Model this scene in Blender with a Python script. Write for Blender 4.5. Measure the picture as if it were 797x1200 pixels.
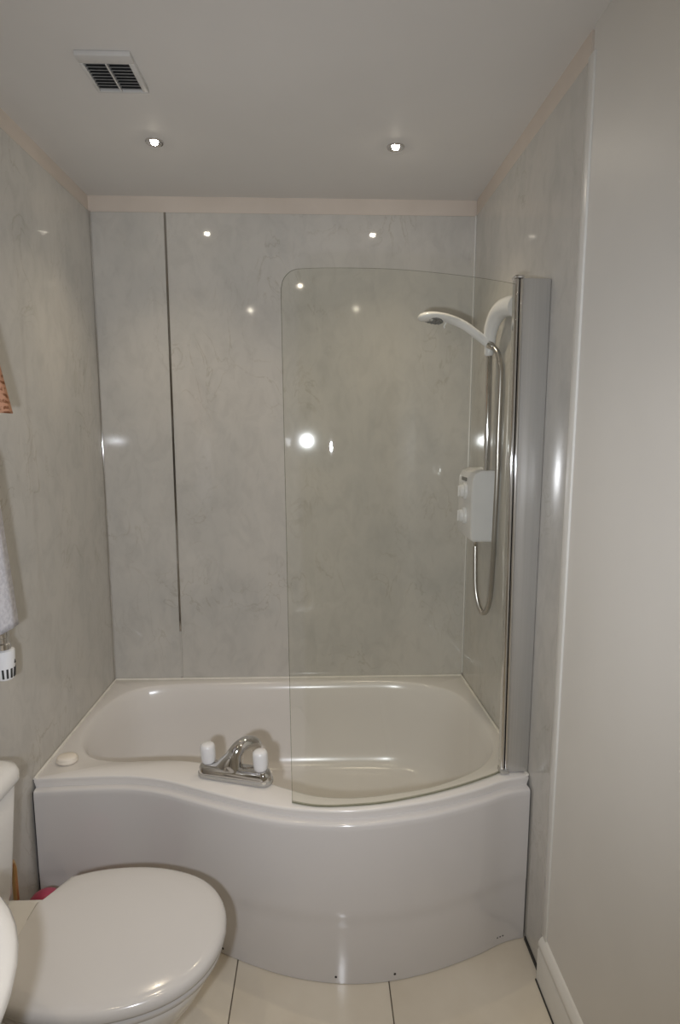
import bpy, bmesh, math, random
from mathutils import Vector, Matrix
random.seed(7)
for o in list(bpy.data.objects): bpy.data.objects.remove(o)
S = bpy.context.scene
C = S.collection
W, ZC, ZP = 1.5, 2.422, 2.361          # room width, ceiling, top of the wall panels
YF = -3.05                             # wall behind the camera

# ------------------------------------------------------------------ camera
YAW, PIT, ROL = 0.03229, 0.13798, 0.00077
CAM = Vector((0.887, -2.418, 1.526))
cam_d = bpy.data.cameras.new('camera'); cam = bpy.data.objects.new('camera', cam_d); C.objects.link(cam)
fwd = Vector((math.sin(YAW)*math.cos(PIT), math.cos(YAW)*math.cos(PIT), -math.sin(PIT)))
rgt = Vector((math.cos(YAW), -math.sin(YAW), 0)); up = rgt.cross(fwd)
r2 = rgt*math.cos(ROL)+up*math.sin(ROL); u2 = -rgt*math.sin(ROL)+up*math.cos(ROL)
m = Matrix.Identity(4)
for i in range(3): m[i][0], m[i][1], m[i][2], m[i][3] = r2[i], u2[i], -fwd[i], CAM[i]
cam.matrix_world = m
cam_d.sensor_fit = 'VERTICAL'; cam_d.sensor_height = 36; cam_d.lens = 36*685.59/1200
cam_d.clip_start = 0.02
S.camera = cam

# ------------------------------------------------------------------ world, flash, exposure
wd = bpy.data.worlds.new('world'); S.world = wd; wd.use_nodes = True
wd.node_tree.nodes['Background'].inputs[0].default_value = (0.9, 0.85, 0.78, 1)
wd.node_tree.nodes['Background'].inputs[1].default_value = 0.02
vs = S.view_settings
S.display_settings.display_device = 'sRGB'
vs.view_transform = 'Standard'; vs.look = 'None'; vs.gamma = 1.0; vs.use_curve_mapping = False
vs.exposure = 0.0
LAMP_W, LAMP_COL = 9.5, (1.0, 0.84, 0.61)
FLASH_W, FLASH_COL = 50.0, (0.88, 0.92, 1.0)
fl_d = bpy.data.lights.new('camera_flash', 'SPOT'); fl = bpy.data.objects.new('camera_flash', fl_d); C.objects.link(fl)
fl_d.energy = FLASH_W; fl_d.color = FLASH_COL; fl_d.shadow_soft_size = 0.022
fl_d.spot_size = math.radians(118); fl_d.spot_blend = 0.9
fl.location = (0.772, -2.40, 1.445)
fl.rotation_euler = (math.radians(90-5), 0, math.radians(1))

# ------------------------------------------------------------------ materials
def mat(name, col, rough=0.4, metal=0.0, spec=0.5, coat=0.0):
    M = bpy.data.materials.new(name); M.use_nodes = True
    b = M.node_tree.nodes['Principled BSDF']
    b.inputs['Base Color'].default_value = (*col, 1); b.inputs['Roughness'].default_value = rough
    b.inputs['Metallic'].default_value = metal; b.inputs['Specular IOR Level'].default_value = spec
    b.inputs['Coat Weight'].default_value = coat
    return M
def nd(M, t, **kw):
    n = M.node_tree.nodes.new(t)
    for k, v in kw.items():
        if hasattr(n, k): setattr(n, k, v)
        else: n.inputs[k].default_value = v
    return n
def lk(M, a, b): M.node_tree.links.new(a, b)
def ramp(M, stops):
    r = nd(M, 'ShaderNodeValToRGB'); e = r.color_ramp.elements
    while len(e) < len(stops): e.new(0.5)
    for i, (pos, c) in enumerate(stops): e[i].position = pos; e[i].color = (*c, 1)
    return r
def vary(M, a, b, scale, detail=4, lo=0.35, hi=0.65, bump=0.0, bscale=None, stretch=(1, 1, 1)):
    """cloudy colour variation between a and b plus optional fine relief"""
    tc = nd(M, 'ShaderNodeTexCoord'); mp = nd(M, 'ShaderNodeMapping'); mp.inputs['Scale'].default_value = stretch
    lk(M, tc.outputs['Object'], mp.inputs['Vector'])
    n = nd(M, 'ShaderNodeTexNoise', Scale=scale, Detail=detail); lk(M, mp.outputs[0], n.inputs['Vector'])
    r = ramp(M, [(lo, a), (hi, b)]); lk(M, n.outputs['Fac'], r.inputs[0])
    bs = M.node_tree.nodes['Principled BSDF']; lk(M, r.outputs[0], bs.inputs['Base Color'])
    if bump:
        n2 = nd(M, 'ShaderNodeTexNoise', Scale=bscale, Detail=3); lk(M, mp.outputs[0], n2.inputs['Vector'])
        bp = nd(M, 'ShaderNodeBump', Strength=bump, Distance=0.002); lk(M, n2.outputs['Fac'], bp.inputs['Height']); lk(M, bp.outputs[0], bs.inputs['Normal'])
    return M
def marble(name, tint, rough=0.10):
    M = mat(name, tint, rough)
    bs = M.node_tree.nodes['Principled BSDF']
    tc = nd(M, 'ShaderNodeTexCoord'); mp = nd(M, 'ShaderNodeMapping'); mp.inputs['Scale'].default_value = (1, 1, 0.62)
    mp.inputs['Rotation'].default_value = (0.25, 0.3, 0.1)
    lk(M, tc.outputs['Object'], mp.inputs['Vector'])
    big = nd(M, 'ShaderNodeTexNoise', Scale=4.2, Detail=8, Roughness=0.62, Distortion=0.5); lk(M, mp.outputs[0], big.inputs['Vector'])
    t = tint
    r1 = ramp(M, [(0.36, (t[0]*.93, t[1]*.938, t[2]*.945)), (0.52, t), (0.68, (t[0]*1.04, t[1]*1.035, t[2]*1.03))]); lk(M, big.outputs['Fac'], r1.inputs[0])
    fine = nd(M, 'ShaderNodeTexNoise', Scale=17.0, Detail=6, Roughness=0.6, Distortion=0.8); lk(M, mp.outputs[0], fine.inputs['Vector'])
    r2_ = ramp(M, [(0.33, (.90, .90, .90)), (0.55, (1, 1, 1))]); lk(M, fine.outputs['Fac'], r2_.inputs[0])
    mx = nd(M, 'ShaderNodeMix', data_type='RGBA', blend_type='MULTIPLY'); mx.inputs[0].default_value = 0.8
    lk(M, r1.outputs[0], mx.inputs[6]); lk(M, r2_.outputs[0], mx.inputs[7])
    vn = nd(M, 'ShaderNodeTexNoise', Scale=6.5, Detail=5, Roughness=0.55, Distortion=1.6); lk(M, mp.outputs[0], vn.inputs['Vector'])
    vr = ramp(M, [(0.478, (1, 1, 1)), (0.496, (.84, .82, .78)), (0.514, (1, 1, 1))]); lk(M, vn.outputs['Fac'], vr.inputs[0])
    vm = nd(M, 'ShaderNodeTexNoise', Scale=3.1, Detail=2); lk(M, tc.outputs['Object'], vm.inputs['Vector'])
    vmr = ramp(M, [(0.48, (0, 0, 0)), (0.64, (1, 1, 1))]); lk(M, vm.outputs['Fac'], vmr.inputs[0])
    mx2 = nd(M, 'ShaderNodeMix', data_type='RGBA', blend_type='MULTIPLY'); lk(M, vmr.outputs[0], mx2.inputs[0])
    lk(M, mx.outputs[2], mx2.inputs[6]); lk(M, vr.outputs[0], mx2.inputs[7])
    lk(M, mx2.outputs[2], bs.inputs['Base Color'])
    return M
MARB = marble('grey_marble_laminate', (0.605, 0.585, 0.545), 0.055)
PAINT = vary(mat('white_wall_paint', (.74, .72, .68), 0.42), (.72, .70, .66), (.76, .74, .70), 2.0, bump=0.03, bscale=160)
CREAM = vary(mat('cream_paint_band', (.72, .64, .56), 0.5), (.69, .61, .53), (.74, .66, .58), 5.0)
CEIL = vary(mat('white_ceiling_paint', (.76, .74, .71), 0.6), (.74, .72, .69), (.78, .76, .73), 1.6, bump=0.02, bscale=120)
GLOSSP = vary(mat('white_gloss_paint', (.80, .79, .76), 0.28), (.77, .76, .72), (.82, .81, .78), 3)
TILE = vary(mat('cream_polished_tile', (.73, .67, .57), 0.10), (.67, .605, .50), (.79, .735, .635), 3.4, detail=7, lo=.32, hi=.7)
GROUT = vary(mat('dark_floor_grout', (.16, .13, .10), 0.9), (.12, .10, .08), (.2, .17, .13), 30)
ACRYL = vary(mat('white_bath_acrylic', (.80, .77, .74), 0.20), (.785, .755, .725), (.815, .785, .755), 1.5)
PANELM = vary(mat('white_bath_panel_acrylic', (.695, .672, .66), 0.13, coat=0.2), (.68, .657, .645), (.71, .687, .675), 1.5)
CERAM = vary(mat('white_ceramic', (.82, .80, .77), 0.08, coat=0.4), (.81, .79, .76), (.83, .81, .78), 2)
SEATM = vary(mat('white_seat_plastic', (.67, .65, .635), 0.16, coat=0.2), (.66, .64, .625), (.68, .66, .645), 2)
WPLAS = vary(mat('white_plastic', (.84, .84, .85), 0.22), (.82, .82, .83), (.86, .86, .87), 9)
SEAL = vary(mat('white_sealant', (.86, .83, .77), 0.35), (.82, .79, .72), (.9, .87, .81), 20)
CHROME = vary(mat('chrome', (.72, .71, .70), 0.07, 1.0), (.70, .69, .68), (.75, .74, .73), 4)
SATIN = vary(mat('brushed_aluminium', (.52, .51, .485), 0.24, 0.5), (.50, .49, .465), (.54, .53, .505), 3, stretch=(120, 120, 1), lo=.3, hi=.7)
STRIPM = vary(mat('polished_joint_strip', (.42, .40, .37), 0.10, 1.0), (.34, .32, .29), (.55, .53, .5), 2.2, stretch=(1, 1, 1.2))
DARK = vary(mat('dark_gap', (.03, .03, .03), 0.7), (.025, .025, .025), (.04, .037, .035), 9)
HOSEM = vary(mat('ribbed_steel', (.50, .48, .45), 0.28, 1.0), (.46, .44, .41), (.55, .53, .5), 9)
COPPER = vary(mat('copper_pipe', (.76, .50, .22), 0.35, 0.8), (.70, .45, .19), (.82, .56, .27), 12)
SOAPM = vary(mat('cream_soap', (.88, .80, .70), 0.45), (.86, .78, .67), (.90, .83, .73), 14)
PINKP = vary(mat('pink_plastic', (.42, .05, .105), 0.35), (.39, .045, .10), (.45, .055, .115), 8)
GRILLE = vary(mat('grey_grille_plastic', (.20, .20, .19), 0.5), (.17, .17, .165), (.23, .23, .22), 12)
VENTF = vary(mat('vent_white_plastic', (.66, .65, .63), 0.45), (.64, .63, .61), (.68, .67, .65), 12)
TOWELM = vary(mat('white_terry', (.70, .70, .76), 0.95, spec=0.1), (.62, .62, .68), (.78, .78, .84), 110, bump=0.9, bscale=420)
BLACKM = vary(mat('black_mark', (.02, .02, .02), 0.5), (.018, .018, .018), (.03, .03, .03), 9)
NOZ = vary(mat('grey_nozzle_rubber', (.20, .20, .20), 0.6), (.17, .17, .17), (.24, .24, .24), 20)
def pink_cloth():
    M = mat('pink_printed_cloth', (.6, .33, .22), 0.9, spec=0.1)
    bs = M.node_tree.nodes['Principled BSDF']
    tc = nd(M, 'ShaderNodeTexCoord')
    w = nd(M, 'ShaderNodeTexWave', Scale=22.0, Distortion=6.0, Detail=3); w.bands_direction = 'Z'; lk(M, tc.outputs['Object'], w.inputs['Vector'])
    r = ramp(M, [(0.42, (.66, .36, .24)), (0.62, (.30, .13, .07))]); lk(M, w.outputs['Fac'], r.inputs[0])
    n = nd(M, 'ShaderNodeTexNoise', Scale=60.0, Detail=3); lk(M, tc.outputs['Object'], n.inputs['Vector'])
    g = ramp(M, [(0.45, (0, 0, 0)), (0.6, (1, 1, 1))]); lk(M, n.outputs['Fac'], g.inputs[0])
    mx = nd(M, 'ShaderNodeMix', data_type='RGBA'); lk(M, g.outputs[0], mx.inputs[0])
    mx.inputs[6].default_value = (.68, .38, .26, 1); lk(M, r.outputs[0], mx.inputs[7])
    lk(M, mx.outputs[2], bs.inputs['Base Color'])
    return M
PINKC = pink_cloth()
def thin_glass(name, tint, f0=0.06):
    """clear sheet: tinted pass-through plus a reflection on its outer faces that grows towards grazing angles"""
    M = bpy.data.materials.new(name); M.use_nodes = True; nt = M.node_tree; nt.nodes.clear()
    out = nd(M, 'ShaderNodeOutputMaterial'); mix = nd(M, 'ShaderNodeMixShader')
    tr = nd(M, 'ShaderNodeBsdfTransparent'); tr.inputs[0].default_value = (*tint, 1)
    gl = nd(M, 'ShaderNodeBsdfGlossy'); gl.inputs['Roughness'].default_value = 0.02
    lw = nd(M, 'ShaderNodeLayerWeight', Blend=0.5); geo = nd(M, 'ShaderNodeNewGeometry')
    def mth(op, a, b):
        q = nd(M, 'ShaderNodeMath', operation=op)
        for i, v in enumerate((a, b)):
            if isinstance(v, (int, float)): q.inputs[i].default_value = v
            else: lk(M, v, q.inputs[i])
        return q.outputs[0]
    f = mth('ADD', mth('MULTIPLY', mth('POWER', lw.outputs['Facing'], 5.0), 0.9-f0), f0)
    f = mth('MULTIPLY', f, mth('SUBTRACT', 1.0, geo.outputs['Backfacing']))
    lk(M, f, mix.inputs[0]); lk(M, tr.outputs[0], mix.inputs[1]); lk(M, gl.outputs[0], mix.inputs[2]); lk(M, mix.outputs[0], out.inputs[0])
    return M
GLASS = thin_glass('clear_glass', (0.972, 0.975, 0.955))
GEDGE = thin_glass('glass_cut_edge', (.50, .52, .46))
def emit(name, col, s):
    M = bpy.data.materials.new(name); M.use_nodes = True; nt = M.node_tree; nt.nodes.clear()
    out = nd(M, 'ShaderNodeOutputMaterial'); e = nd(M, 'ShaderNodeEmission', Strength=s); e.inputs[0].default_value = (*col, 1)
    lk(M, e.outputs[0], out.inputs[0]); return M
BULB = emit('lamp_glow', (1.0, 0.90, 0.74), 200.0)

# ------------------------------------------------------------------ mesh helpers
def link(name, me, m_, parent=None, smooth=False, label=None):
    o = bpy.data.objects.new(name, me); C.objects.link(o)
    if m_ is not None: me.materials.append(m_)
    if smooth:
        for p in me.polygons: p.use_smooth = True
    if parent: o.parent = parent
    if label: o['label'] = label
    return o
def fin(name, bm, m_, parent=None, smooth=False, label=None, sharp=None):
    bmesh.ops.recalc_face_normals(bm, faces=bm.faces)
    if sharp:
        for e in bm.edges:
            if len(e.link_faces) == 2 and e.calc_face_angle(0) > math.radians(sharp): e.smooth = False
    me = bpy.data.meshes.new(name); bm.to_mesh(me); bm.free()
    return link(name, me, m_, parent, smooth or bool(sharp), label)
def box(bm, a, b, bev=0.0, seg=2):
    r = bmesh.ops.create_cube(bm, size=1.0); vs_ = r['verts']
    for v in vs_:
        for i in range(3): v.co[i] = (a[i]+b[i])/2 + v.co[i]*(b[i]-a[i])
    if bev:
        es = {e for v in vs_ for e in v.link_edges}
        bmesh.ops.bevel(bm, geom=list(es), offset=bev, segments=seg, affect='EDGES', profile=0.5)
def abox(name, a, b, m_, parent=None, bev=0.0, seg=2, label=None):
    bm = bmesh.new(); box(bm, a, b, bev, seg); return fin(name, bm, m_, parent, label=label, sharp=35 if bev and seg > 1 else None)
def cr(P, n=8, closed=False):
    P = [Vector(p) for p in P]; out = []; N = len(P)
    for i in range(N if closed else N-1):
        g = (lambda k: P[k % N]) if closed else (lambda k: P[max(0, min(N-1, k))])
        a, b, c, d = g(i-1), g(i), g(i+1), g(i+2)
        for k in range(n):
            t = k/n
            out.append(0.5*((2*b)+(c-a)*t+(2*a-5*b+4*c-d)*t*t+(3*b-a-3*c+d)*t**3))
    if not closed: out.append(P[-1])
    return out
def loft(bm, rings, cap0=True, cap1=True, closed=True):
    R = [[bm.verts.new(p) for p in r] for r in rings]; n = len(R[0])
    for a, b in zip(R, R[1:]):
        for i in range(n if closed else n-1):
            j = (i+1) % n
            bm.faces.new((a[i], a[j], b[j], b[i]))
    if cap0: bm.faces.new(R[0][::-1])
    if cap1: bm.faces.new(R[-1])
    return R
def tube_rings(path, rad, n=12, flat=1.0, ref=None):
    """rings along a path; rad a number or list; flat scales the ring's second axis"""
    path = [Vector(p) for p in path]; out = []; N = len(path)
    rs = rad if isinstance(rad, (list, tuple)) else [rad]*N
    fs = flat if isinstance(flat, (list, tuple)) else [flat]*N
    t0 = (path[1]-path[0]).normalized()
    s = Vector(ref) if ref else (Vector((0, 0, 1)) if abs(t0.z) < 0.9 else Vector((1, 0, 0)))
    u = (s - t0*s.dot(t0)).normalized()
    for i in range(N):
        t = (path[min(N-1, i+1)]-path[max(0, i-1)]).normalized()
        u = (u - t*u.dot(t)).normalized(); v = t.cross(u)
        out.append([path[i]+u*math.cos(a)*rs[i]*fs[i]+v*math.sin(a)*rs[i] for a in [2*math.pi*k/n for k in range(n)]])
    return out
def tube(name, path, rad, m_, parent=None, n=12, flat=1.0, ref=None, label=None):
    bm = bmesh.new(); loft(bm, tube_rings(path, rad, n, flat, ref)); return fin(name, bm, m_, parent, label=label, sharp=50)
def lathe(name, prof, m_, parent=None, n=28, loc=(0, 0, 0), axis=None, label=None, sharp=40):
    """prof: (r, z) pairs from bottom to top, closed by caps"""
    bm = bmesh.new()
    loft(bm, [[Vector((r*math.cos(2*math.pi*k/n), r*math.sin(2*math.pi*k/n), z)) for k in range(n)] for r, z in prof])
    q = Vector((0, 0, 1)).rotation_difference(Vector(axis).normalized()).to_matrix() if axis else Matrix.Identity(3)
    for v in bm.verts: v.co = q @ v.co + Vector(loc)
    return fin(name, bm, m_, parent, label=label, sharp=sharp)
def thing(name, label, cat, loc=(0, 0, 0), group=None):
    o = bpy.data.objects.new(name, None); C.objects.link(o); o.location = loc; o.empty_display_size = 0.05
    o['label'] = label; o['category'] = cat
    if group: o['group'] = group
    return o
def tag(o, label, cat, group=None):
    o['label'] = label; o['category'] = cat
    if group: o['group'] = group
    return o
def struct(o, label, cat):
    o['kind'] = 'structure'; o['label'] = label; o['category'] = cat; return o
def place(parts, root):
    """parent already world-placed meshes to an Empty that stands elsewhere"""
    for p in parts:
        p.parent = root; p.matrix_parent_inverse = Matrix.Translation(root.location).inverted()
def settle(root):
    for p in root.children: p.matrix_parent_inverse = Matrix.Translation(root.location).inverted()

# ------------------------------------------------------------------ the room
T = 0.10
TH = 0.008     # thickness of the wall panels in front of the plaster
fl_o = struct(abox('floor', (-T, YF-T, -0.10), (W+T, T, -0.010), GROUT), 'cream polished tile floor with dark thin joints', 'floor')
tx = [-0.01, 0.2085, 0.6400, 1.0715, W+0.01]
ty = [0.0, -0.285, -0.716, -1.147, -1.578, -2.009, -2.440, -2.871, YF]
tiles = {}
for i in range(4):
    for j in range(8):
        w_, d_ = tx[i+1]-tx[i]-0.003, ty[j]-ty[j+1]-0.003
        key = (round(w_, 3), round(d_, 3))
        if key not in tiles:
            bm = bmesh.new(); box(bm, (-w_/2, -d_/2, -0.010), (w_/2, d_/2, 0.0), 0.0012, 1)
            me = bpy.data.meshes.new('tile'); bm.to_mesh(me); bm.free(); me.materials.append(TILE); tiles[key] = me
        o = bpy.data.objects.new('tile', tiles[key]); C.objects.link(o); o.parent = fl_o
        o.location = ((tx[i]+tx[i+1])/2, (ty[j]+ty[j+1])/2, random.uniform(-.0006, 0))
struct(abox('ceiling', (-T, YF-T, ZC), (W+T, T, ZC+0.10), CEIL), 'plain white painted ceiling', 'ceiling')
wb = struct(abox('wall_back', (-T, TH, -0.1), (W+T, T, ZC), CREAM), 'back wall clad in grey marbled panels above the bath', 'wall')
wl = struct(abox('wall_left', (-T, YF, -0.1), (-TH, TH, ZC), CREAM), 'left wall clad in grey marbled panels', 'wall')
wr = struct(abox('wall_right', (W+TH, YF, -0.1), (W+T, TH, ZC), PAINT), 'right wall, marbled beside the bath and white painted nearer', 'wall')
struct(abox('wall_front', (-T, YF-T, -0.1), (W+T, YF, ZC), PAINT), 'plain painted wall facing the bath', 'wall')
# back wall: two boards, a polished joint strip and corner trims
JX = 0.2865
abox('panel', (0.002, 0, 0.0), (JX-0.003, TH, ZP), MARB, wb, 0.0012, 1, label='narrow grey marbled board at the left corner')
abox('panel', (JX+0.003, 0, 0.0), (W-0.002, TH, ZP), MARB, wb, 0.0012, 1, label='wide grey marbled board behind the shower')
abox('joint_strip', (JX-0.0045, -0.0025, 0.68), (JX+0.0045, TH, ZP), STRIPM, wb, 0.001, 1, label='thin polished joint strip')
abox('joint_strip', (JX-0.0028, -0.0005, 0.478), (JX+0.0028, TH, 0.68), MARB, wb)
abox('corner_trim', (0.0, -0.010, 0.482), (0.006, 0.0, ZP), CHROME, wb, 0.002, 2, label='thin chrome trim in the left corner')
abox('corner_trim', (W-0.006, -0.010, 0.482), (W, 0.0, ZP), GLOSSP, wb, 0.002, 2, label='thin pale trim in the right corner')
# left wall boards
for a, b in ((0.0, -0.996), (-1.0, -1.996), (-2.0, YF)):
    abox('panel', (-TH, b, 0.0), (0, a, ZP), MARB, wl, 0.0012, 1)
# right wall board, its edge trim, painted plaster beyond
abox('panel', (W, -0.982, 0.012), (W+TH, 0.0, ZP), MARB, wr, 0.0012, 1)
abox('cream_band', (W+0.002, -0.982, ZP), (W+TH, 0.0, ZC), CREAM, wr)
abox('plaster', (W+0.001, YF, 0.0), (W+TH, -0.998, ZC), PAINT, wr)
abox('edge_trim', (W-0.004, -1.012, 0.135), (W+TH, -0.980, ZP+0.003), GLOSSP, wr, 0.002, 2, label='white vertical edging strip')
abox('floor_seal', (W-0.004, -0.985, 0.0), (W+0.002, -0.86, 0.012), DARK, wr, label='dark sealing line along the floor')
# skirting with a moulded top
bm = bmesh.new()
prof = [(0, 0.004), (0.016, 0.004), (0.016, 0.096), (0.0135, 0.102), (0.0135, 0.106), (0.016, 0.110), (0.0155, 0.120), (0.011, 0.129), (0.006, 0.135), (0.003, 0.139), (0, 0.140)]
loft(bm, [[Vector((W+0.001-d, y, z)) for d, z in prof] for y in (-0.990, YF)])
sk = struct(fin('baseboard_right', bm, GLOSSP, sharp=40), 'white moulded skirting board at the foot of the right wall', 'skirting')
abox('floor_gap', (W-0.018, YF, 0.0), (W, -0.990, 0.004), DARK, sk, label='dark gap under the skirting')

# ------------------------------------------------------------------ the bath
def zr(x, y=None):
    """height of the bath rim; the bath stands a touch higher towards the shower end"""
    if y is None: y = fy(x)
    return 0.468 + 0.050*min(1.0, max(0, x)/1.1)*min(1.0, -y/0.85)
FC = [(-0.15, -0.7275), (0.0, -0.7275), (0.15, -0.727), (0.30, -0.737), (0.42, -0.772), (0.56, -0.842), (0.695, -0.905), (0.81, -0.945), (0.94, -0.967), (1.06, -0.965), (1.19, -0.940), (1.33, -0.892), (1.42, -0.852), (1.5, -0.834), (1.6, -0.83)]
FP = [p for p in cr([(x, y, 0) for x, y in FC], 10)]
def fy(x):
    for a, b in zip(FP, FP[1:]):
        if a.x <= x <= b.x: return a.y+(b.y-a.y)*(x-a.x)/max(1e-9, b.x-a.x)
    return FP[-1].y
G = 0.004
outer = [Vector((G, -G, 0)), Vector((W-G, -G, 0))]
xs = [W-G-(W-2*G)*k/90 for k in range(91)]
outer += [Vector((x, fy(x), 0)) for x in xs]
IC = [(0.12, -0.108), (0.24, -0.068), (0.5, -0.058), (0.8, -0.056), (1.1, -0.060), (1.25, -0.080), (1.35, -0.128), (1.415, -0.20), (1.445, -0.30), (1.458, -0.45), (1.457, -0.57), (1.435, -0.67), (1.37, -0.765), (1.27, -0.838), (1.15, -0.885), (1.0, -0.905), (0.88, -0.890), (0.78, -0.840), (0.66, -0.760), (0.54, -0.690), (0.42, -0.656), (0.24, -0.648), (0.14, -0.612), (0.075, -0.525), (0.048, -0.43), (0.045, -0.33), (0.068, -0.2)]
inner = cr([(x, y, 0) for x, y in IC], 8, closed=True)
CEN = Vector((0.85, -0.46, 0))
def hit(poly, ang):
    d = Vector((math.cos(ang), math.sin(ang), 0)); best = None
    for a, b in zip(poly, poly[1:]+poly[:1]):
        e = b-a; den = d.x*e.y-d.y*e.x
        if abs(den) < 1e-12: continue
        w = a-CEN; t = (w.x*e.y-w.y*e.x)/den; s = (w.x*d.y-w.y*d.x)/den
        if t > 0 and -1e-6 <= s <= 1+1e-6 and (best is None or t > best): best = t
    return CEN+d*best
angs = sorted(set([2*math.pi*k/150 for k in range(150)]+[math.atan2(p.y-CEN.y, p.x-CEN.x) % (2*math.pi) for p in (outer[0], outer[1], outer[2], outer[-1])]))
OUT = [hit(outer, a) for a in angs]; INN = [hit(inner, a) for a in angs]
def ring(base, toward, dist, dz):
    r = []
    for p, q in zip(base, toward):
        v = (q-p); L = v.length; x = p+v*(min(dist, L)/L)
        r.append(Vector((x.x, x.y, zr(p.x, p.y)+dz)))
    return r
def shrink(k, z, cx=0.80, cy=-0.47, rz=False):
    return [Vector((cx+(p.x-cx)*k[0], cy+(p.y-cy)*k[1], z)) for p in INN]
bath = thing('shower_bath', 'white curved shower bath along the back wall', 'bath', (0.75, -0.42, 0))
bm = bmesh.new()
zi = lambda p: zr(p.x, p.y)
rings = [ring(OUT, INN, 0.016, -0.034), ring(OUT, INN, 0.006, -0.033), ring(OUT, INN, 0.0015, -0.012), ring(OUT, INN, 0.0, -0.007), ring(OUT, INN, 0.001, -0.002), ring(OUT, INN, 0.005, 0.0)]
rings += [ring(INN, OUT, 0.014, 0.0), ring(INN, OUT, 0.006, -0.002), ring(INN, OUT, 0.0, -0.010)]
for kx, ky, z in ((0.985, 0.975, 0.44), (0.965, 0.955, 0.36), (0.945, 0.93, 0.26), (0.925, 0.90, 0.185), (0.90, 0.865, 0.145), (0.86, 0.81, 0.122), (0.80, 0.73, 0.112), (0.55, 0.5, 0.106), (0.2, 0.2, 0.103)):
    rings.append(shrink((kx, ky), z))
loft(bm, rings, cap0=False, cap1=True)
shell = fin('tub', bm, ACRYL, bath, sharp=60)
# front panel: profile swept along the front curve
def path_pt(x):
    h = 0.004; t = Vector((2*h, fy(x+h)-fy(x-h), 0)).normalized(); return Vector((x, fy(x), 0)), Vector((t.y, -t.x, 0))
bm = bmesh.new(); rings = []
n_ = 100
for k in range(n_+1):
    x = 0.010+(1.482)*k/n_
    p, nrm = path_pt(x); z0 = zr(x); zc = 0.163+0.037*min(1, x/0.9)
    pr_ = [(-0.009, z0-0.034), (-0.007, z0-0.0275), (0.012, z0-0.028), (0.0175, z0-0.030), (0.0203, z0-0.035), (0.0206, z0-0.048), (0.0205, z0-0.10), (0.021, zc+0.03), (0.0211, zc+0.004), (0.0198, zc-0.003), (0.0198, zc-0.03), (0.0198, 0.05), (0.0198, 0.002), (0.012, 0.002), (0.010, 0.2), (-0.004, z0-0.06)]
    rr = []
    for d, z in pr_:
        q = p+nrm*d; rr.append(Vector((min(max(q.x, 0.006), W-0.004), q.y, z)))
    rings.append(rr)
loft(bm, rings)
fpanel = fin('front_panel', bm, PANELM, bath, sharp=60)
for x, z in ((0.602, 0.018), (0.925, 0.022), (1.085, 0.022), (1.40, 0.026), (1.41, 0.026), (1.42, 0.026)):
    p, nrm = path_pt(x); q = p+nrm*0.0195; r_ = 0.0035 if x < 1.3 else 0.0022
    lathe('screw', [(r_, 0), (r_, 0.001), (r_*.5, 0.0016)], DARK, fpanel, n=10, loc=(q.x, q.y, z), axis=nrm)
# dark gap at the two ends of the panel and white sealant along the walls
abox('end_gap', (0.0005, -0.735, 0.01), (0.006, -0.715, 0.428), DARK, bath)
abox('end_gap', (W-0.004, -0.846, 0.01), (W-0.0005, -0.82, 0.478), DARK, bath)
sl = [Vector((0.0052, -0.726+0.7208*k/20, 0)) for k in range(21)]+[Vector((0.0052+(W-0.0104)*k/30, -0.0052, 0)) for k in range(1, 31)]+[Vector((W-0.0052, -0.0052-0.823*k/20, 0)) for k in range(1, 21)]
for p in sl: p.z = zr(p.x, p.y)+0.001
tube('sealant', sl, 0.0045, SEAL, bath, n=6)
lathe('waste', [(0.035, 0), (0.035, 0.003), (0.028, 0.005), (0.010, 0.006)], CHROME, bath, loc=(0.35, -0.42, 0.104), label='chrome waste fitting')
settle(bath)
for c in fpanel.children: c.matrix_parent_inverse = Matrix.Identity(4)

# ------------------------------------------------------------------ the glass screen
scr = thing('bath_screen', 'curved clear glass shower screen standing on the bath rim', 'shower screen', (1.42, -0.81, 0.52))
def lean(z): return 0.007*(1.2-z)/0.7          # the screen stands slightly out of plumb
GP = cr([(0.797, -0.922, 0), (0.86, -0.944, 0), (0.94, -0.952, 0), (1.06, -0.947, 0), (1.17, -0.920, 0), (1.28, -0.880, 0), (1.36, -0.843, 0), (1.414, -0.812, 0)], 9)
ZT = 1.912; ng = len(GP)
bm = bmesh.new(); rings = []
for i, p in enumerate(GP):
    t = (GP[min(ng-1, i+1)]-GP[max(0, i-1)]).normalized(); nrm = Vector((t.y, -t.x, 0))
    s = sum((GP[k+1]-GP[k]).length for k in range(i)); rr = 0.045
    top = ZT-(rr-math.sqrt(max(0, rr*rr-(rr-s)**2)) if s < rr else 0)
    bot = zr(p.x, p.y)+0.004
    zs = [bot, bot+(top-bot)/3, bot+(top-bot)*2/3, top]
    f = [p+nrm*0.002+Vector((lean(z), 0, z)) for z in zs]; b = [p-nrm*0.002+Vector((lean(z), 0, z)) for z in zs]
    rings.append(f+b[::-1])
R_ = loft(bm, rings)
bm.faces.ensure_lookup_table()
bmesh.ops.recalc_face_normals(bm, faces=bm.faces)
for f in bm.faces:
    if abs(f.normal.z) > 0.5 or f.calc_area() < 1e-9: f.material_index = 1
    if len(f.verts) == 8: f.material_index = 1
    n3 = f.calc_center_median()
    # rounded free corner: narrow faces between the two skins
    es = sorted(e.calc_length() for e in f.edges)
    if len(f.verts) == 4 and es[0] < 0.0043 and abs(es[0]-0.004) < 3e-4: f.material_index = 1
glass = fin('glass_pane', bm, GLASS, scr, sharp=30); glass.data.materials.append(GEDGE)
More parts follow.
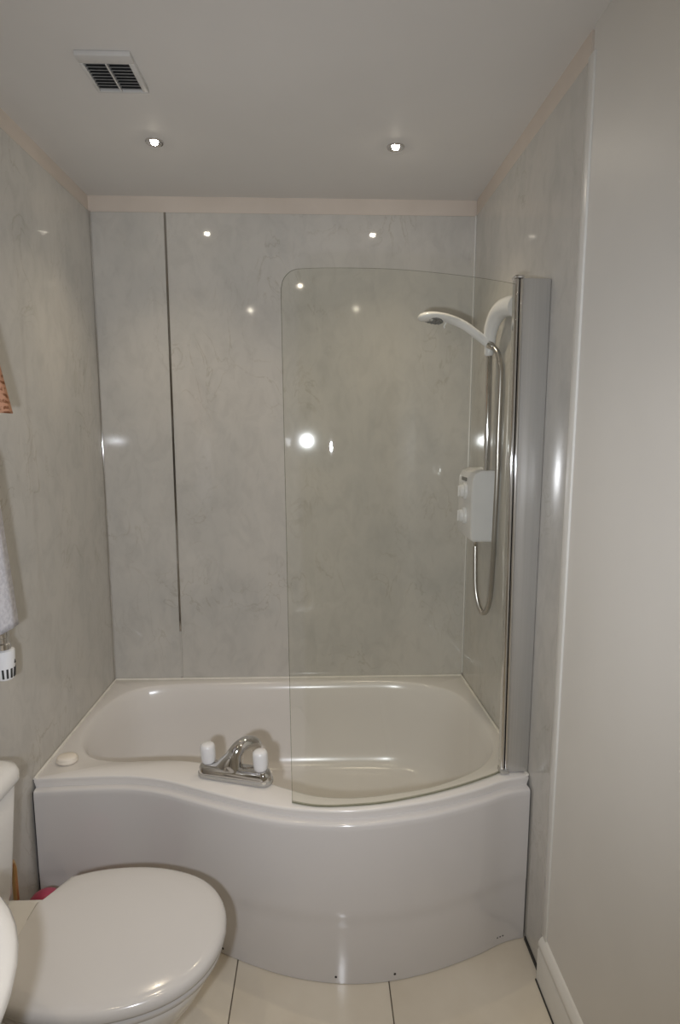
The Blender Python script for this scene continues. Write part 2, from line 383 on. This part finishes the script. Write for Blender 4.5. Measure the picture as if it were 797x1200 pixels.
tube('bottom_seal', [p+Vector((lean(0.5), 0, zr(p.x, p.y)+0.005)) for p in GP], 0.0035, thin_glass('clear_seal', (.80, .81, .78)), scr, n=8, label='clear bottom seal')
def column(name, x0, x1, y0, y1, z0, z1, m_, bev, seg=3, label=None):
    bm = bmesh.new(); box(bm, (x0, y0, z0), (x1, y1, z1), bev, seg)
    for v in bm.verts: v.co.x += lean(v.co.z)
    return fin(name, bm, m_, scr, label=label, sharp=40)
ZB = zr(1.42)+0.004
column('hinge_post', 1.4075, 1.4185, -0.826, -0.798, ZB, 1.925, CHROME, 0.005, 4, 'bright chrome hinge post')
column('groove', 1.4180, 1.4215, -0.815, -0.80, ZB, 1.921, DARK, 0.0)
column('channel', 1.4210, 1.4300, -0.824, -0.798, ZB, 1.925, CHROME, 0.003, 3, 'chrome wall channel')
bm = bmesh.new(); box(bm, (1.4295, -0.818, ZB), (W-0.0015, -0.800, 1.926), 0.0015, 2)
for v in bm.verts:
    if v.co.x < 1.46: v.co.x += lean(v.co.z)
fin('filler_panel', bm, SATIN, scr, sharp=40, label='wide brushed grey filler strip against the wall')
column('post_cap', 1.4065, 1.4315, -0.828, -0.797, 1.925, 1.932, CHROME, 0.002, 2)
column('post_foot', 1.4065, 1.4315, -0.829, -0.797, ZB-0.002, ZB+0.010, SATIN, 0.002, 2)
settle(scr)

# ------------------------------------------------------------------ shower: heater unit, riser with bracket, handset with hose
un = thing('electric_shower_unit', 'white electric shower box on the right wall with two dials', 'shower unit', (W, -0.27, 1.13))
bm = bmesh.new()
sec = [(W-0.0005, 1.13), (1.432, 1.13), (1.424, 1.136), (1.420, 1.15), (1.418, 1.30), (1.421, 1.355), (1.431, 1.377), (1.452, 1.387), (W-0.0005, 1.388)]
def inset(s, k):
    cx, cz = 1.47, 1.26
    return [(x if x > 1.49 else cx+(x-cx)*k, cz+(z-cz)*k) for x, z in s]
loft(bm, [[Vector((x, y, z)) for x, z in inset(sec, k)] for y, k in ((-0.375, 0.94), (-0.371, 0.985), (-0.363, 1.0), (-0.182, 1.0), (-0.174, 0.985), (-0.170, 0.94))])
fin('case', bm, WPLAS, un, sharp=25)
for z in (1.307, 1.215):
    k = lathe('dial', [(0.032, 0), (0.032, 0.006), (0.029, 0.010), (0.024, 0.011), (0.022, 0.022), (0.018, 0.025)], WPLAS, un, n=24, loc=(1.4195, -0.285, z), axis=(-1, 0, 0))
    abox('pointer', (1.391, -0.289, z-0.020), (1.396, -0.281, z+0.020), WPLAS, k, 0.0015, 1)
bm = bmesh.new(); box(bm, (1.4165, -0.30, 1.343), (1.4195, -0.23, 1.357), 0.001, 1); fin('display_strip', bm, GRILLE, un)
lathe('outlet', [(0.010, -0.018), (0.010, 0.0), (0.012, 0.004)], CHROME, un, n=14, loc=(1.4502, -0.33, 1.127))
settle(un)
for c in un.children:
    for g in c.children: g.matrix_parent_inverse = Matrix.Identity(4)
rl = thing('shower_riser', 'chrome riser rail with a white swan-neck holder above the shower box', 'shower rail', (1.472, -0.36, 1.385))
tube('rail', [(1.476, -0.352, 1.384), (1.474, -0.354, 1.50), (1.468, -0.358, 1.815)], 0.0118, CHROME, rl, n=14)
hp = cr([(1.4655, -0.372, 1.812), (1.462, -0.385, 1.842), (1.461, -0.405, 1.872), (1.465, -0.440, 1.901), (1.474, -0.480, 1.916), (1.487, -0.520, 1.916), (1.499, -0.548, 1.910)], 5)
N = len(hp); tube('holder', hp, [0.019+0.016*(i/(N-1))**1.2 for i in range(N)], WPLAS, rl, n=18, flat=[1.0+0.1*(i/(N-1)) for i in range(N)], label='white curved holder arm')
lathe('rail_socket', [(0.012, -0.018), (0.0165, -0.012), (0.0165, 0.016), (0.012, 0.024)], WPLAS, rl, n=16, loc=(1.467, -0.362, 1.800))
settle(rl)
hs = thing('shower_handset', 'white hand shower with a looping steel hose', 'shower head', (1.456, -0.387, 1.82))
hpth = cr([(1.458, -0.387, 1.818), (1.435, -0.388, 1.835), (1.4189, -0.390, 1.8464), (1.3731, -0.395, 1.8759), (1.335, -0.399, 1.8915), (1.30, -0.403, 1.9000), (1.265, -0.406, 1.9035), (1.235, -0.409, 1.9020), (1.2125, -0.411, 1.8970)], 5)
N = len(hpth); wid = []; thk = []
for i in range(N):
    t = i/(N-1)
    w_ = 0.0135+0.003*t if t < 0.45 else 0.0145+0.027*math.sin(min(1, (t-0.45)/0.36)*math.pi/2)
    if t > 0.80: w_ *= math.sqrt(max(0.02, 1-((t-0.80)/0.205)**2))
    th_ = 0.0145 if t < 0.35 else 0.0145+0.0005*t
    if t > 0.86: th_ *= math.sqrt(max(0.04, 1-((t-0.86)/0.143)**2))
    wid.append(w_); thk.append(th_/w_)
hd = tube('handle_and_head', hpth, wid, WPLAS, hs, n=20, flat=thk, ref=(0, 0, 1))
fdir = Vector((-0.20, -0.05, -1)).normalized()
face = lathe('spray_face', [(0.034, -0.004), (0.034, 0.002), (0.031, 0.004), (0.029, 0.003)], GRILLE, hs, n=26, loc=(1.262, -0.406, 1.8915), axis=fdir)
qn = Vector((0, 0, 1)).rotation_difference(fdir).to_matrix(); nzm = None
for rr, cnt in ((0.012, 6), (0.025, 12)):
    for k in range(cnt):
        a = 2*math.pi*k/cnt; c = Vector((1.262, -0.406, 1.8915))+qn @ Vector((rr*math.cos(a), rr*math.sin(a), 0.0035))
        if nzm is None:
            o = lathe('nozzle', [(0.0028, 0), (0.0022, 0.004)], NOZ, face, n=6, axis=fdir); nzm = o.data
        else:
            o = bpy.data.objects.new('nozzle', nzm); C.objects.link(o); o.parent = face
        o.location = c
tube('selector_tab', [(1.307, -0.405, 1.888), (1.300, -0.405, 1.873), (1.302, -0.405, 1.866)], [0.004, 0.003, 0.002], WPLAS, hs, n=8)
tube('collar', [(1.452, -0.387, 1.8225), (1.461, -0.389, 1.8155), (1.474, -0.395, 1.806)], [0.0135, 0.0145, 0.0115], CHROME, hs, n=16, label='chrome collar')
hz = cr([(1.472, -0.394, 1.807), (1.4795, -0.420, 1.7850), (1.4845, -0.435, 1.745), (1.4866, -0.440, 1.70), (1.4866, -0.440, 1.4829), (1.4880, -0.440, 1.367), (1.488, -0.430, 1.1276), (1.487, -0.420, 0.9716), (1.482, -0.410, 0.905), (1.471, -0.398, 0.876), (1.460, -0.380, 0.888), (1.452, -0.362, 0.930), (1.4489, -0.350, 0.9848), (1.4502, -0.330, 1.112)], 30)
L = [0.0]
for a, b in zip(hz, hz[1:]): L.append(L[-1]+(b-a).length)
step = 0.0038; pts = []; rad = []; k = 0; s = 0.0
while s < L[-1]:
    while L[k+1] < s: k += 1
    t = (s-L[k])/(L[k+1]-L[k]); pts.append(hz[k].lerp(hz[k+1], t)); rad.append(0.0098 if len(pts) % 2 else 0.0082); s += step
tube('hose', pts, rad, HOSEM, hs, n=8, label='ribbed steel hose')
settle(hs)
for c in hs.children:
    for g in c.children: g.matrix_parent_inverse = Matrix.Identity(4)

# ------------------------------------------------------------------ bath tap
e0 = Vector((0.540, -0.752, 0)); e1 = Vector((0.714, -0.815, 0)); mid = (e0+e1)/2
ax = (e1-e0).normalized(); nx = Vector((-ax.y, ax.x, 0)); ztap = zr(mid.x, mid.y)+0.003
tp = thing('bath_mixer_tap', 'chrome bath mixer tap with two white knobs on the bath rim', 'tap', (mid.x, mid.y, ztap))
def stadium(hl, r, z, cnt=12, rx=1.0):
    pts = []
    for sgn in (1, -1):
        for k in range(cnt+1):
            a = -math.pi/2+math.pi*k/cnt
            if sgn < 0: a += math.pi
            pts.append(ax*(sgn*hl+math.cos(a)*r*rx)+nx*(math.sin(a)*r)+Vector((0, 0, z)))
    return pts
HL = 0.094
bm = bmesh.new(); loft(bm, [stadium(HL, 0.027, 0), stadium(HL, 0.028, 0.003), stadium(HL, 0.028, 0.010), stadium(HL, 0.026, 0.012)])
fin('base_plate', bm, SATIN, tp, sharp=30, label='pale metal base plate')
bm = bmesh.new(); loft(bm, [stadium(HL, 0.0255, 0.011), stadium(HL, 0.0245, 0.024), stadium(HL-0.002, 0.021, 0.034), stadium(HL-0.004, 0.015, 0.039)])
fin('body', bm, CHROME, tp, sharp=45)
sp = cr([ax*-0.012+Vector((0, 0, 0.030)), ax*-0.009+nx*0.001+Vector((0, 0, 0.044)), ax*-0.003+nx*0.005+Vector((0, 0, 0.060)), ax*0.003+nx*0.012+Vector((0, 0, 0.075)), ax*0.013+nx*0.026+Vector((0, 0, 0.087)), ax*0.025+nx*0.045+Vector((0, 0, 0.089)), ax*0.034+nx*0.062+Vector((0, 0, 0.080)), ax*0.038+nx*0.073+Vector((0, 0, 0.064))], 6)
N = len(sp); tt = [i/(N-1) for i in range(N)]
tube('spout', sp, [0.0275-0.0085*t for t in tt], CHROME, tp, n=28, flat=[1.0+1.0*max(0.0, 1-t/0.45)**1.6 for t in tt], ref=tuple(ax))
for sgn in (-1, 1):
    b = ax*(sgn*HL*0.93)
    kb = lathe('knob', [(0.0185, 0.0), (0.0215, 0.004), (0.0225, 0.016), (0.0230, 0.030), (0.0225, 0.046), (0.0205, 0.054), (0.015, 0.058), (0.004, 0.059)], WPLAS, tp, n=10, loc=(b.x, b.y, 0.040), label='white fluted knob', sharp=50)
    lathe('stem', [(0.012, 0.026), (0.010, 0.042)], CHROME, kb, n=14, loc=(b.x, b.y, 0.0))

tp.rotation_mode = 'QUATERNION'; tp.rotation_quaternion = Matrix.Rotation(-math.atan2(zr(e1.x, e1.y)-zr(e0.x, e0.y), (e1-e0).length), 4, nx).to_quaternion()

# ------------------------------------------------------------------ soap on the rim
so = lathe('soap', [(0.026, 0.0), (0.0315, 0.003), (0.0335, 0.008), (0.0330, 0.012), (0.0315, 0.0135), (0.0325, 0.016), (0.0305, 0.020), (0.024, 0.0235), (0.010, 0.025)], SOAPM, n=32, sharp=70)
so.location = (0.069, -0.640, zr(0.069, -0.640)+0.0005); so.scale = (1.0, 0.80, 1)
tag(so, 'round cream soap bar on the left corner of the bath rim', 'soap')

# ------------------------------------------------------------------ toilet
TY = -1.25
wc = thing('toilet', 'white toilet with closed lid beside the bath', 'toilet', (0.33, TY, 0))
half = [(0.671, 0.0), (0.664, 0.050), (0.640, 0.102), (0.598, 0.145), (0.540, 0.174), (0.465, 0.192), (0.385, 0.194), (0.315, 0.184), (0.262, 0.166)]
def egg(k=1.0, dx=0.0, back=0.228, bw=0.085):
    h = cr([(x, y, 0) for x, y in half], 4)
    h = [Vector((0.42+(p.x-0.42)*k+dx, p.y*k, 0)) for p in h]
    h += [Vector((back+dx, bw*k, 0)), Vector((back+dx, bw*k*0.4, 0))]
    full = h+[Vector((p.x, -p.y, 0)) for p in h[::-1] if p.y > 1e-6]
    return full
def eggring(k, z, dome=0.0, **kw): return [Vector((p.x, TY+p.y, z)) for p in egg(k, **kw)]
bm = bmesh.new()
loft(bm, [eggring(0.975, 0.409), eggring(0.995, 0.411), eggring(1.0, 0.416), eggring(0.998, 0.423), eggring(0.985, 0.4305), eggring(0.955, 0.4355), eggring(0.90, 0.4385), eggring(0.75, 0.4415), eggring(0.45, 0.4435), eggring(0.15, 0.444)])
fin('lid', bm, SEATM, wc, sharp=70)
bm = bmesh.new()
loft(bm, [eggring(0.955, 0.388), eggring(0.975, 0.391), eggring(0.98, 0.398), eggring(0.975, 0.406), eggring(0.955, 0.4085)])
fin('seat', bm, SEATM, wc, sharp=70)
def pan(kx, ky, z, cx): return [Vector((cx+(p.x-0.42)*kx, TY+p.y*ky, z)) for p in egg(1.0, back=0.235, bw=0.09)]
bm = bmesh.new()
loft(bm, [pan(0.60, 0.58, 0.0, 0.40), pan(0.59, 0.56, 0.02, 0.40), pan(0.54, 0.52, 0.06, 0.39), pan(0.52, 0.50, 0.12, 0.385), pan(0.58, 0.56, 0.19, 0.39), pan(0.72, 0.72, 0.26, 0.40), pan(0.85, 0.86, 0.32, 0.41), pan(0.92, 0.93, 0.36, 0.415), pan(0.93, 0.94, 0.380, 0.416), pan(0.91, 0.92, 0.387, 0.416)])
fin('pan', bm, CERAM, wc, sharp=70)
bm = bmesh.new(); box(bm, (0.012, TY-0.150, 0.300), (0.30, TY+0.150, 0.392), 0.018, 4); fin('back_deck', bm, CERAM, wc, sharp=50)
bm = bmesh.new(); box(bm, (0.05, TY-0.075, 0.0), (0.32, TY+0.075, 0.31), 0.03, 4); fin('outlet_foot', bm, CERAM, wc, sharp=50)
for sgn in (-1, 1):
    tube('hinge', [(0.222, TY+sgn*0.075-0.022, 0.412), (0.222, TY+sgn*0.075+0.022, 0.412)], 0.013, SEATM, wc, n=14)
    lathe('hinge_bolt', [(0.012, 0.390), (0.012, 0.408)], SEATM, wc, n=12, loc=(0.222, TY+sgn*0.075, 0))
def rrect(x0, x1, y0, y1, r, z, n=6, rx=None):
    out = []
    for cx, cy, a0 in ((x1-r, y1-r, 0), (x0+0.004, y1-0.004, 90), (x0+0.004, y0+0.004, 180), (x1-r, y0+r, 270)):
        rr = r if cx > x0+0.02 else 0.004
        for k in range(n+1):
            a = math.radians(a0+90*k/n); out.append(Vector((cx+rr*math.cos(a), cy+rr*math.sin(a), z)))
    return out
bm = bmesh.new()
loft(bm, [rrect(0.004, 0.128, TY-0.150, TY+0.150, 0.035, 0.388), rrect(0.004, 0.136, TY-0.160, TY+0.160, 0.038, 0.42), rrect(0.004, 0.152, TY-0.186, TY+0.186, 0.045, 0.690), rrect(0.004, 0.150, TY-0.184, TY+0.184, 0.045, 0.693)])
ci = fin('cistern', bm, CERAM, wc, sharp=50)
bm = bmesh.new()
loft(bm, [rrect(0.004, 0.158, TY-0.191, TY+0.191, 0.048, 0.694), rrect(0.004, 0.162, TY-0.195, TY+0.195, 0.050, 0.700), rrect(0.004, 0.162, TY-0.195, TY+0.195, 0.050, 0.716), rrect(0.004, 0.157, TY-0.190, TY+0.190, 0.047, 0.728), rrect(0.004, 0.142, TY-0.175, TY+0.175, 0.04, 0.736), rrect(0.02, 0.11, TY-0.14, TY+0.14, 0.03, 0.739)])
fin('cistern_lid', bm, CERAM, wc, sharp=60)
lathe('flush_button', [(0.020, 0.739), (0.020, 0.744), (0.016, 0.746)], CHROME, wc, n=20, loc=(0.075, TY, 0))
settle(wc)

# copper pipe by the wall
cp = thing('copper_pipe', 'thin copper water pipe rising by the wall beside the cistern', 'pipe', (0.035, -0.925, 0))
tube('pipe', [(0.035, -0.925, 0.0), (0.035, -0.925, 0.33), (0.035, -0.932, 0.352), (0.038, -0.95, 0.365), (0.045, -1.08, 0.365)], 0.0075, COPPER, cp, n=12)
lathe('floor_collar', [(0.016, 0.0), (0.016, 0.004), (0.009, 0.008)], CHROME, cp, n=16, loc=(0.035, -0.925, 0))
settle(cp)

# pink-topped toilet brush pot between the toilet and the bath
pk = thing('toilet_brush', 'pink plastic brush pot peeking out between bath and toilet', 'toilet brush', (0.105, -0.91, 0))
lathe('pot', [(0.050, 0.0), (0.054, 0.004), (0.050, 0.10), (0.046, 0.185), (0.049, 0.192)], PINKP, pk, n=28)
lathe('lid', [(0.050, 0.192), (0.051, 0.198), (0.046, 0.212), (0.036, 0.226), (0.022, 0.236), (0.008, 0.240)], PINKP, pk, n=28, sharp=70)

# ------------------------------------------------------------------ towel radiator, towels
rd = thing('towel_radiator', 'chrome ladder towel radiator on the left wall with a white valve below', 'radiator', (0.10, -1.2, 0.95))
ry0, ry1, rx_ = -1.022, -1.52, 0.105
for y in (ry0, ry1):
    tube('upright', [(rx_, y, 1.035), (rx_, y, 1.80)], 0.013, CHROME, rd, n=14)
    lathe('end_cap', [(0.013, 0), (0.013, 0.004), (0.008, 0.007)], CHROME, rd, n=14, loc=(rx_, y, 1.80))
    for z in (1.12, 1.53):
        tube('bracket', [(0.0005, y-0.04, z), (rx_, y-0.04, z)], 0.009, CHROME, rd, n=12)
for z in (1.08, 1.13, 1.18, 1.30, 1.35, 1.40, 1.45, 1.60, 1.65, 1.70, 1.80):
    tube('rung', [(rx_, ry0, z), (rx_, ry1, z)], 0.009, CHROME, rd, n=12)
vy = -1.014
vb = lathe('valve_body', [(0.012, 0.0), (0.017, 0.003), (0.017, 0.016), (0.012, 0.019), (0.012, 0.030), (0.014, 0.032), (0.014, 0.048), (0.010, 0.052)], CHROME, rd, n=14, loc=(rx_, vy, 0.992))
vh = lathe('valve_head', [(0.017, 0.918), (0.020, 0.921), (0.0225, 0.945), (0.0245, 0.985), (0.0235, 0.992), (0.012, 0.995)], WPLAS, rd, n=24, loc=(rx_, vy, 0), label='white thermostatic valve head')
for a in (-75, -50, -25, 0, 25, 50):
    d = Vector((math.cos(math.radians(a)), math.sin(math.radians(a)), 0)); t = Vector((-d.y, d.x, 0))
    bm = bmesh.new(); box(bm, (-0.0012, -0.0022, 0.924), (0.0012, 0.0022, 0.948))
    for v in bm.verts:
        q = d*(0.0212+v.co.x+(v.co.z-0.93)*0.08)+t*v.co.y; v.co = Vector((rx_+q.x, vy+q.y, v.co.z))
    fin('slot', bm, BLACKM, vh)
d = Vector((math.cos(math.radians(8)), math.sin(math.radians(8)), 0)); t = Vector((-d.y, d.x, 0))
bm = bmesh.new(); loft(bm, [[Vector((rx_, vy, 0))+d*(0.0235+o_)+t*sx+Vector((0, 0, z)) for sx, z in ((-0.0035, 0.958), (0.0035, 0.958), (0, 0.967))] for o_ in (-0.001, 0.0015)])
fin('arrow_mark', bm, BLACKM, vh)
tube('tail_pipe', [(rx_, vy, 1.012), (0.05, vy, 1.012), (0.0005, vy, 1.012)], 0.008, CHROME, rd, n=12)
settle(rd)
for c in rd.children:
    for g in c.children: g.matrix_parent_inverse = Matrix.Identity(4)
def hanging(name, xf, y_top, y_bot, y_far_top, y_far_bot, z_top, z_bot, m_, wob, th, xb):
    """cloth folded over a rung: front sheet, fold, back sheet, solid thickness"""
    bm = bmesh.new(); nu, nv = 14, 24; rings = []
    def sheet(s, t, off):
        y = (y_top+(y_bot-y_top)*t)*(1-s)+(y_far_top+(y_far_bot-y_far_top)*t)*s
        return Vector((off+wob*math.sin(s*9+1.3)*t+wob*0.5*math.sin(s*21)*t, y, z_top+(z_bot-z_top)*t))
    for i in range(nu+1):
        s = i/nu; r = []
        for k in range(nv+1): r.append(sheet(s, 1-k/nv, xf))
        for k in range(1, 6):
            a = math.pi*k/6; c = (xf+xb)/2; h = abs(xf-xb)/2; p = sheet(s, 0, 0); r.append(Vector((c+h*math.cos(a), p.y, z_top+h*math.sin(a))))
        for k in range(nv+1): r.append(sheet(s, k/nv*0.8, xb))
        rings.append(r)
    loft(bm, rings, closed=False, cap0=False, cap1=False)
    o = fin(name, bm, m_, None, smooth=True)
    sd = o.modifiers.new('thickness', 'SOLIDIFY'); sd.thickness = th; sd.offset = 0
    return o
tw = hanging('towel', 0.152, -1.085, -1.040, -1.50, -1.51, 1.452, 1.066, TOWELM, 0.004, 0.010, 0.066)
tag(tw, 'white terry towel hanging on the radiator at the left edge', 'towel')
ptw = hanging('hand_towel', 0.150, -1.070, -0.985, -1.30, -1.31, 1.802, 1.566, PINKC, 0.003, 0.006, 0.078)
tag(ptw, 'pink brown-patterned cloth hanging above the white towel', 'cloth')

# ------------------------------------------------------------------ wash basin (only its rim shows at the lower left)
ws = thing('wash_basin', 'white pedestal wash basin, rounded rim nearest the camera at lower left', 'basin', (0.22, -1.80, 0))
def ell(a, b, z, cx=0.0, back=-0.216, n=48):
    return [Vector((max(back, cx+a*math.cos(2*math.pi*k/n)), b*math.sin(2*math.pi*k/n), z)) for k in range(n)]
bm = bmesh.new()
loft(bm, [ell(0.12, 0.12, 0.62, -0.06), ell(0.20, 0.22, 0.68, -0.03), ell(0.245, 0.272, 0.745, 0.0), ell(0.262, 0.287, 0.782), ell(0.265, 0.290, 0.795), ell(0.260, 0.285, 0.803), ell(0.245, 0.270, 0.806), ell(0.200, 0.235, 0.800, 0.02, -0.10), ell(0.185, 0.22, 0.775, 0.02, -0.09), ell(0.14, 0.17, 0.705, 0.02, -0.08), ell(0.06, 0.07, 0.675, 0.01, -0.05), ell(0.02, 0.02, 0.672, 0.01)])
fin('bowl', bm, CERAM, ws, sharp=70)
bm = bmesh.new()
loft(bm, [ell(0.10, 0.11, 0.0, -0.06), ell(0.095, 0.105, 0.03, -0.06), ell(0.075, 0.08, 0.10, -0.06), ell(0.075, 0.08, 0.45, -0.06), ell(0.10, 0.11, 0.64, -0.06)])
fin('pedestal', bm, CERAM, ws, sharp=60)
tube('tap', cr([(-0.15, 0, 0.80), (-0.15, 0, 0.88), (-0.12, 0, 0.92), (-0.06, 0, 0.915), (-0.03, 0, 0.885)], 6), 0.013, CHROME, ws, n=14)

# ------------------------------------------------------------------ ceiling vent
vx0, vx1, vy0, vy1 = 0.301, 0.435, -0.872, -0.711
vt = thing('ceiling_vent', 'square extractor grille in the ceiling, pale frame and dark slats', 'vent', ((vx0+vx1)/2, (vy0+vy1)/2, ZC))
ix0, ix1, iy0, iy1 = vx0+0.010, vx1-0.014, vy0+0.034, vy1-0.010
zb_ = ZC-0.012
abox('frame', (vx0, vy0, zb_), (vx1, iy0, ZC), VENTF, vt, 0.003, 2); abox('frame', (vx0, iy1, zb_), (vx1, vy1, ZC), VENTF, vt, 0.003, 2)
abox('frame', (vx0, iy0, zb_), (ix0, iy1, ZC), VENTF, vt, 0.002, 2); abox('frame', (ix1, iy0, zb_), (vx1, iy1, ZC), VENTF, vt, 0.002, 2)
abox('backing', (ix0, iy0, ZC-0.002), (ix1, iy1, ZC-0.0002), DARK, vt)
for k in range(9):
    y = iy0+(iy1-iy0)*(k+0.5)/9
    bm = bmesh.new(); box(bm, (ix0, -0.0055, -0.0009), (ix1, 0.0055, 0.0009))
    bmesh.ops.rotate(bm, verts=bm.verts, cent=(0, 0, 0), matrix=Matrix.Rotation(math.radians(38), 3, 'X'))
    for v in bm.verts: v.co += Vector((0, y, ZC-0.0065))
    fin('slat', bm, GRILLE, vt)
abox('centre_bar', ((ix0+ix1)/2-0.002, iy0, zb_-0.0005), ((ix0+ix1)/2+0.002, iy1, ZC-0.003), VENTF, vt)
settle(vt)

# ------------------------------------------------------------------ ceiling downlights
def downlight(x, y, label):
    t = thing('downlight', label, 'ceiling light', (x, y, ZC), 'recessed ceiling downlights')
    n = 28; bm = bmesh.new()
    pr_ = [(0.0285, 0.0), (0.0285, -0.003), (0.0265, -0.005), (0.0235, -0.005), (0.0190, -0.0012), (0.0105, -0.0006)]
    loft(bm, [[Vector((r*math.cos(2*math.pi*k/n), r*math.sin(2*math.pi*k/n), z)) for k in range(n)] for r, z in pr_], cap0=False, cap1=False)
    bz = fin('bezel', bm, CHROME, None, sharp=40); bz.parent = t
    o = lathe('lamp_face', [(0.0110, -0.0003), (0.0112, -0.0030), (0.0095, -0.0062), (0.0060, -0.0085), (0.002, -0.0093)], BULB, None, n=20, sharp=80); o.parent = t
    l = bpy.data.lights.new('lamp_light', 'SPOT'); lo = bpy.data.objects.new('lamp_light', l); C.objects.link(lo)
    l.energy = LAMP_W; l.color = LAMP_COL; l.shadow_soft_size = 0.012; l.spot_size = math.radians(108); l.spot_blend = 1.0
    lo.parent = t; lo.location = (0, 0, -0.012)
downlight(0.369, -0.427, 'lit chrome downlight in the ceiling, left of the two over the bath')
downlight(1.128, -0.420, 'lit chrome downlight in the ceiling, right of the two over the bath')
downlight(0.760, -1.380, 'lit chrome downlight in the middle of the ceiling, seen as a wall reflection')
downlight(0.365, -2.140, 'lit chrome downlight above the wash basin')
downlight(1.150, -2.060, 'lit chrome downlight by the right wall behind the camera')
